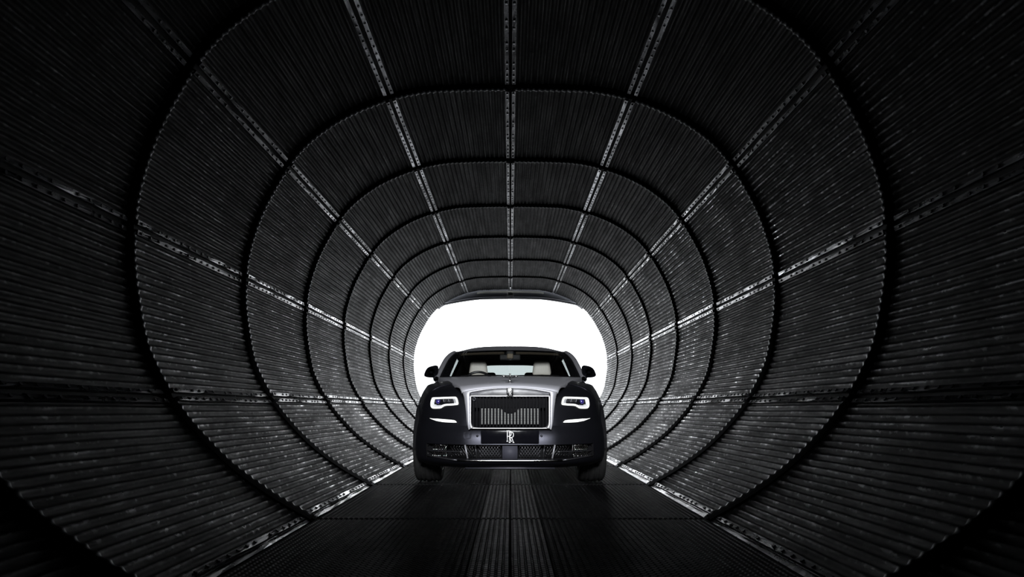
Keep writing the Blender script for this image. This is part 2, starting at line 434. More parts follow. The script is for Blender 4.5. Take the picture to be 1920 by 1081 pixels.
# header over the far opening
YH = YE+0.05
def zb(x): return 3.60-0.11*max(0, (abs(x)-0.75)/1.0)**1.4-0.015*(x/1.0)**2 if True else 0
def ztop(x):
    best = min(dense, key=lambda d: abs(d[0]-abs(x)) if d[1] > 2.4 else 9)
    return best[1]+0.09
xs = [-1.95+3.9*i/48 for i in range(49)]
rows = [[Vector((x, YH, ztop(x))) for x in xs], [Vector((x, YH, min(zb(x)+0.05, ztop(x)-0.01))) for x in xs], [Vector((x, YH-0.03, min(zb(x)+0.03, ztop(x)-0.02))) for x in xs],
        [Vector((x, YH-0.03, min(zb(x), ztop(x)-0.03))) for x in xs],
        [Vector((x, YH+0.25, min(zb(x)+0.02, ztop(x)-0.03))) for x in xs], [Vector((x, YH+0.25, ztop(x))) for x in xs]]
hd = tag(part('trim_2', grid(rows), M['header'], None, False), 'grey header beam arching over the bright far opening', None, 'structure')
rows = [[Vector((x, YH-0.015, ztop(x)-0.085)) for x in xs if abs(x) < 0.95], [Vector((x, YH-0.015, ztop(x)-0.135)) for x in xs if abs(x) < 0.95]]
part('pale_edge', grid(rows), M['pale'], hd, False)
lampv = join(box((0, 0, 0.02), (0.17, 0.10, 0.09), 0.02), box((0, -0.03, -0.035), (0.2, 0.12, 0.03), 0.008))
tl = link('bulkhead_lamp', None, None, (0, YH-0.10, 3.70))
part('lamp_housing', box((0, 0.02, 0.02), (0.15, 0.10, 0.08), 0.02), M['pale'], tl)
part('lamp_base', box((0, 0.0, -0.03), (0.2, 0.12, 0.025), 0.008), M['gun'], tl)
part('bracket', box((0, 0.055, 0.05), (0.05, 0.09, 0.03), 0.004), M['gun'], tl)
tag(tl, 'small pale box lamp fixed to the middle of the grey header beam', 'lamp')

g = part('ground', ([(-60, YE+0.02, -0.09), (60, YE+0.02, -0.09), (60, 90, -0.09), (-60, 90, -0.09)], [(0, 1, 2, 3)]), M['ground'], None, False)
tag(g, 'grey open ground beyond the far end of the tunnel', None, 'structure')
#CAR

# ------------------------------------------------------------------ car (local axes: x across, y towards the rear, z up; origin under the front axle)
CY = 6.84
car = link('car', None, None, (-0.004, CY, 0))
tag(car, 'dark navy and silver two-door luxury car facing the viewer on the tunnel floor', 'car')
def px(x, y, yl):                                    # picture point -> local x, z at local depth yl
    s = FPX/(CY+yl); return ((x-957)/s+0.004, EYE-(y-757)/s)
def mir(vf): return ([Vector((-p[0], p[1], p[2])) for p in vf[0]], [tuple(reversed(q)) for q in vf[1]])

# ---- body shell
plan = [(0,-.885),(.18,-.883),(.36,-.872),(.46,-.845),(.58,-.785),(.68,-.715),(.76,-.64),(.825,-.56),(.872,-.47),(.888,-.415),(.900,-.34),
        (.914,-.22),(.924,-.1),(.930,0),(.934,.12),(.938,.26),(.940,.415),(.943,.7),(.947,1.2),(.950,1.8),(.950,2.4),(.950,2.695),(.950,2.85),
        (.950,3.0),(.950,3.11),(.950,3.22),(.950,3.37),(.948,3.525),(.935,3.8),(.91,4.1),(.85,4.3),(.7,4.39),(.35,4.41),(0,4.41)]
FR = [(.20,-.14),(.235,-.04),(.29,0),(.415,0),(.50,-.014),(.562,-.042),(.592,-.055),(.70,-.075),(.80,-.105),(.870,-.15),(.936,-.28),(.972,-.50)]
SI = [(.20,-.06),(.25,-.02),(.32,0),(.45,.003),(.56,.003),(.66,0),(.74,-.006),(.81,-.018),(.87,-.042),(.93,-.076),(.972,-.12),(1.006,-.29)]
DO = [(.20,-.06),(.25,-.02),(.32,0),(.45,.003),(.56,.003),(.66,0),(.74,-.005),(.81,-.013),(.87,-.022),(.93,-.035),(1.0,-.06),(1.05,-.10)]
SUB = 4
def plan_at(u):
    p = cr(plan, u); a = cr(plan, max(0, u-.02)); b = cr(plan, min(len(plan)-1.0001, u+.02))
    t = Vector((b[0]-a[0], b[1]-a[1])).normalized(); n = Vector((t.y, -t.x))
    if u < 1e-6: n = Vector((0, -1))
    return Vector(p), n
def shell(u, v, extra=0.0):
    p, n = plan_at(u)
    wf = 1-sm(-.66, .12, p.y) if p.y < 2 else 0; wd = sm(.5, 1.1, p.y)
    def zo(v_):
        f, s, d = cr(FR, v_), cr(SI, v_), cr(DO, v_)
        return lerp(lerp(s[0], d[0], wd), f[0], wf), lerp(lerp(s[1], d[1], wd), f[1], wf)
    z, o = zo(v)
    for c in (0.0, 3.11):
        if abs(p.y-c) < .4149:
            zbm = .355+math.sqrt(.415**2-(p.y-c)**2); zt = zo(len(FR)-1.001)[0]
            z = zbm+(z-.2)*(zt-zbm)/(zt-.2)
            a_, b_ = 0.0, len(FR)-1.001
            for _ in range(24):
                m_ = (a_+b_)/2
                if zo(m_)[0] < z: a_ = m_
                else: b_ = m_
            o = zo(a_)[1]
    q = p+n*(o+extra)
    if p.x < 0.02: q.x = p.x
    return Vector((max(q.x, 0), q.y, z))
NU, NV = (len(plan)-1)*SUB, (len(FR)-1)*SUB
rows = [[shell(i/SUB if i < NU else len(plan)-1.0001, j/SUB if j < NV else len(FR)-1.0001) for i in range(NU+1)] for j in range(NV+1)]
for r in rows: r[0].x = 0; r[-1].x = 0
bv, bf = grid(rows)
IU, IV0, IV1 = 6*SUB, 2*SUB, 3*SUB
bf = [q for q in bf if not (q[0] % (NU+1) < IU and IV0 <= q[0]//(NU+1) < IV1)]
bf = [q for q in bf if not (q[0] % (NU+1) < 2*SUB and 4.99*SUB < q[0]//(NU+1) < 10*SUB)]
bodyvf = join((bv, bf), mir((bv, bf)))
def panel_of(q):                                       # which body panel a face of the shell belongs to
    i, j = q[0] % (NU+1), q[0]//(NU+1); y = plan_at(min((i+.5)/SUB, len(plan)-1.001))[0].y
    if y < -.415 and j < 5.5*SUB: return 'front_bumper'
    if y < .75: return 'front_fender'
    if y < 2.3: return 'door'
    if y < 4.0 or j > 6*SUB: return 'rear_quarter_panel'
    return 'rear_bumper'
def compact(v, f):
    used = sorted({i for q in f for i in q}); ix = {a: b for b, a in enumerate(used)}
    return [v[i] for i in used], [tuple(ix[i] for i in q) for q in f]
for nm in ('front_bumper', 'front_fender', 'door', 'rear_quarter_panel', 'rear_bumper'):
    pv = compact(bv, [q for q in bf if panel_of(q) == nm])
    if 'bumper' in nm: part(nm, join(pv, mir(pv)), M['navy'], car)
    else:
        part(nm, pv, M['navy'], car); part(nm, mir(pv), M['navy'], car)
BVH = BVHTree.FromPolygons([tuple(v) for v in bodyvf[0]], bodyvf[1])
def fy(x, z):
    h = BVH.ray_cast(Vector((x, -3, z)), Vector((0, 1, 0)))
    return h[0].y if h[0] else -.75
def ua(x):                                            # plan parameter of a front x
    lo_, hi_ = 0.0, 12.0
    for _ in range(40):
        m_ = (lo_+hi_)/2
        if plan_at(m_)[0].x < x: lo_ = m_
        else: hi_ = m_
    return lo_
# ---- underside, wheel wells, boot lid
part('underbody', box((0, 1.95, .30), (1.42, 4.7, .04), .01), M['fin'], car)
part('undertray', box((0, -.62, .200), (.80, .34, .018), .004), M['navy'], car)
part('front_valance', grid([[Vector((x, -.70+.35*x*x, .30)) for x in [-.85+1.7*i/20 for i in range(21)]], [Vector((x, -.68+.35*x*x, .215)) for x in [-.85+1.7*i/20 for i in range(21)]],
      [Vector((x, -.40+.3*x*x, .21)) for x in [-.85+1.7*i/20 for i in range(21)]]]), M['matt'], car)
for cy in (0, 3.11):
    for sx in (-1, 1):
        rws = []
        for k in range(17):
            a = PI*k/16; rws.append([Vector((sx*x_, cy+.43*math.cos(a), .355+.43*math.sin(a))) for x_ in (.905, .58)])
        wv = grid(rws); n0 = len(wv[0]); wv[1].append(tuple(2*k+1 for k in range(17)))
        part('wheel_well', wv, M['matt'], car)
bl = []
for j in range(9):
    y = lerp(3.55, 4.40, j/8); bl.append([Vector((x, y, 1.09-.06*sm(3.9, 4.4, y)-.05*abs(x)**2.5)) for x in [-.88+1.76*i/16 for i in range(17)]])
part('boot_lid', grid(bl), M['navy'], car)

# ---- bonnet
hs = [(-.852, .414, .876, .916), (-.842, .424, .900, .938), (-.815, .436, .920, .953), (-.77, .450, .931, .962), (-.6, .492, .950, .980), (-.35, .545, .974, 1.006), (-.1, .60, .998, 1.029),
      (.2, .668, 1.024, 1.050), (.5, .735, 1.047, 1.066), (.8, .80, 1.068, 1.078)]
hr = []
for j in range((len(hs)-1)*4+1):
    y, hw, ze, zc = cr(hs, j/4); row = []
    bulge = .06*sm(-.7, .8, y)
    T = [-1.06, -1.03, -1.0]+[-1+2*i/24 for i in range(1, 24)]+[1.0, 1.03, 1.06]
    for t in T:
        a = min(1, abs(t)); over = max(0, abs(t)-1)
        z = ze+(zc-ze)*(1-a**2.2) - over*lerp(.25, .8, sm(-.84, -.3, y))
        row.append(Vector((hw*math.copysign(a+over*.2, t), y-bulge*(1-a*a)+.0, z)))
    hr.append(row)
part('bonnet', grid(hr), M['silver'], car)
# ---- silver nose surround around the grille
def gtop(x): return .908-.041*(abs(x)/.345)**1.9
inn = [(.352, .552), (.352, .62), (.352, .70), (.352, .78), (.352, .835), (.350, .862), (.335, .873), (.28, .884), (.20, .897), (.10, .906), (0, .908)]
out = [(.362, .545), (.376, .60), (.384, .68), (.393, .76), (.403, .83), (.414, .866), (.412, .880), (.345, .893), (.23, .907), (.115, .916), (0, .919)]
def ny(x, z): return -.905+.09*x*x+.10*(z-.55)
def crl(P, n): return [cr(P, (len(P)-1)*i/n*.99999) for i in range(n+1)]
I2, O2 = crl(inn, 40), crl(out, 40)
r0 = [Vector((x, ny(x, z)+.05, z)) for x, z in I2]; r1 = [Vector((x, ny(x, z)+.004, z)) for x, z in I2]
r2 = [Vector((lerp(a[0], b[0], .12), ny(a[0], a[1]), lerp(a[1], b[1], .12))) for a, b in zip(I2, O2)]
r3 = [Vector((lerp(a[0], b[0], .85), ny(b[0], b[1])+.004, lerp(a[1], b[1], .85))) for a, b in zip(I2, O2)]
r4 = [Vector((b[0], ny(b[0], b[1])+.018, b[1])) for b in O2]
r5 = [Vector((b[0]+.003*(1-sm(.86, .9, b[1])), ny(b[0], b[1])+.06, b[1]+.012*sm(.86, .9, b[1]))) for b in O2]
r6 = [Vector((b[0]+.006*(1-sm(.86, .9, b[1])), ny(b[0], b[1])+.18, b[1]+.012*sm(.86, .9, b[1])-.01)) for b in O2]
ns = grid([r0, r1, r2, r3, r4, r5, r6]); ns = join(ns, mir(ns))
part('nose_surround', ns, M['silver'], car)
# ---- grille
gr = link('grille', None, car)
def gy(x, z): return -.893+.09*x*x+.10*(z-.55)
def ribbon(P, Q, dy, d2):                              # a framed strip between two outlines
    a = [Vector((x, gy(x, z)+dy, z)) for x, z in P]; b = [Vector((x, gy(x, z)+dy, z)) for x, z in Q]
    a2 = [p+Vector((0, d2, 0)) for p in a]; b2 = [p+Vector((0, d2, 0)) for p in b]
    return grid([a2, a, b, b2])
fo = [(.350, .840), (.350, .75), (.350, .65), (.350, .57), (.349, .556), (.335, .554), (.2, .554), (.1, .554), (0, .554)]
fi = [(.340, .836), (.340, .75), (.340, .65), (.336, .60), (.318, .572), (.28, .564), (.2, .563), (.1, .563), (0, .563)]
fr = ribbon(crl(fo, 32), crl(fi, 32), -.004, .05)
part('chrome_frame', join(fr, mir(fr)), M['brushed'], gr)
hx = [-.345+.69*i/40 for i in range(41)]
hdv = grid([[Vector((x, gy(x, .84)+.05, .834)) for x in hx], [Vector((x, gy(x, .84)-.006, .834)) for x in hx], [Vector((x, gy(x, .84)-.012, .842)) for x in hx],
            [Vector((x, gy(x, .84)-.004, .846)) for x in hx],
            [Vector((x, gy(x, .88)+.002+.0*abs(x), lerp(.846, gtop(x), .6))) for x in hx], [Vector((x, gy(x, .9)+.016, gtop(x))) for x in hx]])
hp = part('chrome_header', hdv, M['brushed'], gr)
part('grille_recess', join(grid([[Vector((x, -.72, .56)), Vector((x, -.72, .85))] for x in (-.36, .36)]),
     grid([[Vector((-.36, -.87, z)), Vector((-.36, -.72, z))] for z in (.55, .85)]), grid([[Vector((.36, -.87, z)), Vector((.36, -.72, z))] for z in (.55, .85)]),
     grid([[Vector((-.36, y, .85)), Vector((.36, y, .85))] for y in (-.87, -.72)]), grid([[Vector((-.36, y, .556)), Vector((.36, y, .556))] for y in (-.87, -.72)])), M['matt'], gr, False)
vm = mesh('vane', *box((0, 0, 0), (.0155, .05, .262), .004, 2), M['vane'], True)
for i in range(-11, 12):
    x = i*.0289+.0145 if False else i*.0289
    o = link('vane', vm, gr, (x, gy(x, .7)+.028, .70)); o.rotation_euler.x = -.04
fmh = mesh('radiator_fin', *box((0, 0, 0), (.52, .012, .0062)), M['fin'], False)
for i in range(12):
    z = .597+i*.0118
    link('radiator_fin', fmh if i < 9 else fmh, gr, (0, -.80, z))
# round sensor and hose fittings seen at the left end behind the vanes, blank panel above
part('upper_duct', box((0, -.81, .785), (.64, .02, .10), .004), M['matt'], gr)
part('duct_funnel', ([Vector((-.10, -.815, .75)), Vector((.10, -.815, .75)), Vector((.03, -.815, .685)), Vector((-.03, -.815, .685)), Vector((-.10, -.79, .75)), Vector((.10, -.79, .75)), Vector((.03, -.79, .685)), Vector((-.03, -.79, .685))],
     [(0, 1, 2, 3), (7, 6, 5, 4), (0, 3, 7, 4), (1, 5, 6, 2), (3, 2, 6, 7), (0, 4, 5, 1)]), M['matt'], gr, False)
part('sensor_ring', tube([Vector((-.315+.013*math.cos(2*PI*k/16), -.862, .815+.013*math.sin(2*PI*k/16))) for k in range(16)], .003, 5, True), M['gun'], gr)
def stroke_R(ox, oz, h, r, y, parent_list):
    def Q(a, b): return Vector((ox+a*h, y, oz+b*h))
    st = [[(.08, 0), (.08, 1)], [(0, 0), (.17, 0)], [(0, 1), (.08, 1)],
          [(.08, 1)]+[(.26+.20*math.sin(PI*k/10), .74+.26*math.cos(PI*k/10)) for k in range(11)]+[(.08, .48)],
          [(.26, .48), (.33, .36), (.42, .06), (.45, 0)], [(.38, 0), (.53, 0)]]
    for s_ in st: parent_list.append(tube([Q(*p) for p in s_], r, 5))
bd = link('badge', None, hp)
def badge_y(z): return gy(0, z)-.010
bw = .027
part('badge_plate', box((0, -.882, .876), (.054, .016, .066), .003), M['black'], hp)
part('badge_rim', tube([Vector((sx_, -.892, sz_)) for sx_, sz_ in ((-bw, .844), (bw, .844), (bw, .908), (-bw, .908))], .0025, 5, True), M['chrome'], hp)
L_ = []; stroke_R(-.019, .866, .036, .0024, -.893, L_); stroke_R(-.006, .848, .036, .0024, -.894, L_)
part('badge_letters', join(*L_), M['white'], hp)
COL.objects.unlink(bd); bpy.data.objects.remove(bd)

# ---- winged ornament on the nose
orn = link('hood_ornament', None, car, (0, -.74, .962)); orn.scale = (1.25, 1, .85)
part('socket', lathe([(.0005, .004), (.03, .005), (.034, .003), (.034, -.01)], 'z', 20), M['black'], orn)
part('figure', tube([(0, 0, 0), (0, .0, .02), (0, -.002, .04), (0, -.006, .062), (0, -.012, .078)], [.012, .006, .005, .008, .005], 8), M['chrome'], orn)
part('head', lathe([(.0005, .008), (.006, .004), (.0075, -.002), (.005, -.008), (.0005, -.01)], 'z', 10, (0, -.017, .089)), M['chrome'], orn)
for sx in (-1, 1):
    wv = [Vector((sx*a, b, c)) for a, b, c in ((.003, -.006, .068), (.03, .02, .078), (.058, .05, .072), (.060, .055, .064), (.035, .035, .058), (.004, .012, .045))]
    wv2 = [p+Vector((0, .008, .002)) for p in wv]
    part('wing', (wv+wv2, [tuple(range(6)), tuple(range(11, 5, -1))]+[(i, (i+1) % 6, (i+1) % 6+6, i+6) for i in range(6)]), M['chrome'], orn)

# ---- lamps
def resample(P, n, closed=True):
    P = [Vector(p) for p in P]; Q = P+[P[0]] if closed else P
    L2 = [0]
    for a, b in zip(Q, Q[1:]): L2.append(L2[-1]+(b-a).length)
    out_ = []
    for i in range(n):
        s_ = L2[-1]*i/n; j = max(k for k in range(len(L2)-1) if L2[k] <= s_+1e-9)
        out_.append(Q[j].lerp(Q[j+1], (s_-L2[j])/max(1e-9, L2[j+1]-L2[j])))
    return out_
def smooth_loop(P, it=2):
    for _ in range(it): P = [(P[i-1]+P[i]*2+P[(i+1) % len(P)])/4 for i in range(len(P))]
    return P
def inset(P, d):
    n = len(P); A = sum(P[i-1].x*P[i].y-P[i].x*P[i-1].y for i in range(n)); sg = 1 if A > 0 else -1
    o_ = []
    for i in range(n):
        t = (P[(i+1) % n]-P[i-1]).normalized(); o_.append(P[i]+Vector((-t.y, t.x))*d*sg)
    return o_
def plate3(P, dy, depth):
    a = [Vector((p.x, fy(p.x, p.y)+dy, p.y)) for p in P]; b = [q+Vector((0, depth, 0)) for q in a]
    n = len(P); c = sum(a, Vector())/n; fl = []
    V = a+b
    from mathutils.geometry import tessellate_polygon
    F = [tuple(t) for t in tessellate_polygon([[Vector((p.x, p.y, 0)) for p in P]])]
    F += [(i, (i+1) % n, n+(i+1) % n, n+i) for i in range(n)]
    return V, F
head_px = [(805.5,744.2),(830,743.6),(856.5,743.2),(859.3,750),(861.2,758.6),(848,759.6),(833,760.4),(829.5,762.5),(826.5,765.2),(815,765.6),(807,765.3),(804.2,762.5),(803.6,753)]
drl_px = [(800.7,784.0),(809.4,785),(818,784.9),(845,786.4),(853.8,787.4),(858,791.5),(845,791.3),(831,790.9),(816,788.8),(809,786.6)]
for sx in (-1, 1):
    hl = link('headlight', None, car); hl['label'] = 'lit headlight with white light ring and blue lens'
    P = [Vector((sx*abs(px(x, y, -.69)[0]), px(x, y, -.69)[1])) for x, y in head_px]
    P = smooth_loop(resample(P, 72), 3)
    part('housing', plate3(inset(P, -.006), -.004, .04), M['black'], hl)
    part('reflector_bed', plate3(inset(P, .010), -.008, .02), M['lampbed'], hl)
    ringp = inset(P, .0085)
    part('light_ring', tube([Vector((p.x, fy(p.x, p.y)-.010, p.y)) for p in ringp], .0085, 8, True), M['led'], hl)
    lx, lz = px(820, 752.5, -.68); lx = sx*abs(lx); ly = fy(lx, lz)
    part('projector_lens', lathe([(.0005, -.013), (.010, -.012), (.018, -.009), (.021, -.004), (.021, .01)], 'y', 20, (lx, ly-.006, lz)), M['blue'], hl)
    for k in range(7):
        xx, zz = px(831.5+3.4*k, 751.5, -.69); xx = sx*abs(xx)
        part('led_divider', box((xx, fy(xx, zz)-.011, zz+.004), (.0045, .012, .026), 0, rot=Matrix.Rotation(sx*.25, 3, 'Y')), M['black' if k % 3 else 'gun'], hl, False)
    dl = link('indicator_strip', None, car); dl['label'] = 'thin lit white light strip under the headlight'
    P = [Vector((sx*abs(px(x, y, -.74)[0]), px(x, y, -.74)[1])) for x, y in drl_px]
    P = smooth_loop(resample(P, 60), 1)
    part('recess', plate3(inset(P, -.004), -.004, .02), M['matt'], dl)
    part('light_bar', plate3(P, -.014, .02), M['led'], dl)
    mx_, mz = px(781.5, 755, -.12); h = BVH.ray_cast(Vector((sx*2, -.12, mz)), Vector((-sx, 0, 0)))
    part('side_marker', box((h[0].x, -.14, mz), (.012, .07, .045), .004), M['gun'], car)

# ---- lower intake: mesh, bars, lamps, badge plate, chrome lip
def front_pt(a, z, dy=0.0):
    sg = -1 if a < 0 else 1
    p, n = plan_at(ua(abs(a))); q = p+n*dy
    return Vector((sg*max(q.x, 0), q.y, z))
lin = []
for z in (.28, .425):
    lin.append([front_pt(x, z, -.14) for x in [-.76+1.52*i/40 for i in range(41)]])
top_ = [[front_pt(x, .415, d) for x in [-.76+1.52*i/40 for i in range(41)]] for d in (.0, -.14)]
bot_ = [[front_pt(x, .29, d) for x in [-.76+1.52*i/40 for i in range(41)]] for d in (.0, -.14)]
ends = [grid([[front_pt(sx*.76, z, d) for z in (.29, .415)] for d in (.0, -.14)]) for sx in (-1, 1)]
part('intake_recess', join(grid(lin), grid(top_), grid(bot_), *ends), M['matt'], car, False)
def lattice(x0, x1, z0, z1, cell, r, dy):
    vf = []; hh = z1-z0; n = int((x1-x0+hh)/cell)+1
    for i in range(n):
        for sgn in (1, -1):
            pts = []
            for t in (0, .25, .5, .75, 1):
                x = x0-hh*.75+i*cell+(hh*.75*t if sgn > 0 else hh*.75*(1-t)); 
                if x0 <= x <= x1: pts.append(front_pt(x, lerp(z0, z1, t), dy))
            if len(pts) > 1: vf.append(tube(pts, r, 4))
    return join(*vf)
for sx in (-1, 1):
    def lat(name, a, b, z0, z1, cell, r, dy, m):
        v = lattice(a, b, z0, z1, cell, r, dy); part(name, v if sx > 0 else mir(v), M[m], car)
    lat('intake_mesh', .072, .285, .298, .410, .026, .0022, -.035, 'gun')
    lat('corner_mesh', .30, .56, .298, .410, .026, .0026, -.04, 'black')
    fl = link('fog_lamp', None, car); fl['label'] = 'dim faceted fog lamp behind the corner mesh'
    v = lattice(.575, .735, .356, .408, .019, .0034, -.03); part('upper_facets', v if sx > 0 else mir(v), M['chrome'], fl)
    v = lattice(.575, .735, .300, .345, .019, .0030, -.03); part('lower_facets', v if sx > 0 else mir(v), M['chrome'], fl)
    part('bezel', tube([front_pt(sx*x, z, -.02) for x, z in ((.565, .296), (.75, .30), (.765, .33), (.765, .38), (.745, .409), (.565, .412))], .005, 6, True), M['black'], fl)
    part('corner_bar', tube([front_pt(sx*x, .351, -.012) for x in [.42+.34*i/12 for i in range(13)]], .0045, 6), M['gun'], car)
    part('intake_strut', tube([front_pt(sx*.397, .412, -.012), front_pt(sx*.372, .293, -.012)], .008, 6), M['silver'], car)
    part('intake_blade', tube([front_pt(sx*.305, .412, -.02), front_pt(sx*.292, .293, -.02)], .004, 6), M['gun'], car)
part('radar_panel', box((0, -.882, .346), (.132, .03, .118)), M['radar'], car)
part('chrome_lip', tube([front_pt(-.46+.92*i/32, .277, .004) for i in range(33)], .0075, 6), M['chrome'], car)
for sx in (-1, 1):
    part('lip_blade', tube([front_pt(sx*x, z, .004) for x, z in ((.46, .277), (.52, .282), (.62, .294), (.70, .302), (.76, .305))], [.0075, .007, .006, .005, .003], 6), M['gun'], car)
    sxx, szz = px(957-62 if sx < 0 else 1015, 817, -.87)
    part('parking_sensor', lathe([(.0005, -.004), (.009, -.003), (.011, 0), (.011, .01)], 'y', 14, (sxx, fy(sxx, szz), szz)), M['navy'], car)
tx, tz = px(876.5, 816, -.85)
part('tow_cover', plate3(smooth_loop(resample([Vector((tx-.037, tz+.03)), Vector((tx+.037, tz+.03)), Vector((tx+.034, tz-.025)), Vector((tx+.02, tz-.03)), Vector((tx-.028, tz-.03)), Vector((tx-.037, tz-.01))], 36), 2), -.0012, .01), M['navy'], car, False)
npl = link('number_plate', None, car)
part('plate', box((0, -.900, .485), (.506, .016, .114), .006, 2, Matrix.Rotation(.05, 3, 'X')), M['plate'], npl)
part('plate_mount', box((0, -.888, .485), (.47, .02, .10), .004), M['matt'], npl)
L_ = []; stroke_R(-.030, .447, .090, .0040, -.910, L_); stroke_R(-.010, .436, .090, .0040, -.911, L_)
part('monogram', join(*L_), M['white'], npl)

# ---- wheels
tyre_prof = [(.235, -.115), (.27, -.128), (.33, -.126), (.350, -.112), (.3555, -.09)]
for xx in (-.07, -.03, .03, .07): tyre_prof += [(.358, xx-.012), (.349, xx-.010), (.349, xx+.010), (.358, xx+.012)] if abs(xx) > 0 else []
tyre_prof += [(.3555, .09), (.350, .112), (.33, .126), (.27, .128), (.235, .115)]
tm = mesh('tyre', *lathe(tyre_prof, 'x', 64), M['rubber'])
rimv = lathe([(.235, -.115), (.245, -.125), (.240, -.120), (.215, -.10), (.205, 0), (.21, .09), (.238, .118), (.243, .125), (.235, .112)], 'x', 48)
spk = [box((.09, math.cos(2*PI*k/7)*.12, math.sin(2*PI*k/7)*.12), (.03, .045, .2), .006, rot=Matrix.Rotation(0, 3, 'X')) for k in range(0)]
for k in range(7):
    v, f = box((.095, 0, .12), (.03, .05, .2), .008)
    R_ = Matrix.Rotation(2*PI*k/7, 3, 'X'); spk.append(([R_ @ p for p in v], f))
rm = mesh('rim', *join(rimv, *spk, lathe([(.0005, .115), (.05, .112), (.06, .09), (.06, .06)], 'x', 24)), M['chrome'])
dm = mesh('brake_disc', *lathe([(.06, .03), (.19, .03), (.19, .0), (.06, 0)], 'x', 40), M['gun'])
for cy in (0, 3.11):
    for sx in (-1, 1):
        wh = link('wheel', None, car, (sx*.800, cy, .358), (0, 0, 0 if sx > 0 else PI))
        link('tyre', tm, wh); link('rim', rm, wh); link('brake_disc', dm, wh)

# ---- cabin: pillars and roof rails, windscreen, roof, side glass, rear window
rail = [(.835,.92,1.068),(.805,1.15,1.19),(.765,1.42,1.325),(.705,1.66,1.413),(.69,2.0,1.425),(.685,2.4,1.415),(.67,2.8,1.375),(.655,3.2,1.28),(.64,3.6,1.12),(.63,3.75,1.06)]
bul = [(.26,.005),(.24,.010),(.2,.014),(.16,.018),(.10,.085),(.05,.102),(.02,.10),(0,.09),(0,.06),(0,.04)]
def rp(s): return Vector(cr(rail, min(s, len(rail)-1.0001)))
def surf(s, t, dz=0.0, dx=0.0):
    p = rp(s); b, c = cr(bul, min(s, len(bul)-1.0001)); a = abs(t); k = 4 if s > 3.5 else lerp(2.2, 4, sm(2.9, 3.5, s))
    return Vector(((p.x-dx)*t, p.y-b*(1-a*a), p.z+c*(1-a**k)+dz))
def patch(s0, s1, t0, t1, ns_, nt, dz=0.0, dx=0.0):
    return grid([[surf(lerp(s0, s1, j/ns_), lerp(t0, t1, i/nt), dz, dx) for i in range(nt+1)] for j in range(ns_+1)])
ws = part('windscreen', patch(0, 2.95, -.93, .93, 20, 32), M['glass'], car)
part('dark_border', join(patch(2.78, 2.96, -.95, .95, 3, 32, -.004), patch(0, 2.96, -1, -.82, 20, 3, -.004), patch(0, 2.96, .82, 1, 20, 3, -.004), patch(0, .14, -.95, .95, 2, 32, .003)), M['black'], ws)
part('roof', patch(2.95, 6.98, -1, 1, 36, 40), M['silver'], car)
part('header_strip', patch(2.9, 3.06, -1, 1, 4, 40, .004), M['silver'], car)
part('headliner', patch(2.85, 6.98, -1, 1, 24, 24, -.035, .02), M['inside'], car)
rw_ = part('rear_window', patch(6.96, 8.6, -.80, .80, 12, 16), M['tint'], car)
part('rear_border', join(patch(6.96, 8.7, -1, -.78, 12, 4), patch(6.96, 8.7, .78, 1, 12, 4), patch(8.5, 9, -1, 1, 3, 16)), M['silver'], car)
part('rear_lining', patch(6.96, 8.7, -1, -.76, 12, 4, -.03), M['inside'], car)
part('rear_lining', patch(6.96, 8.7, .76, 1, 12, 4, -.03), M['inside'], car)
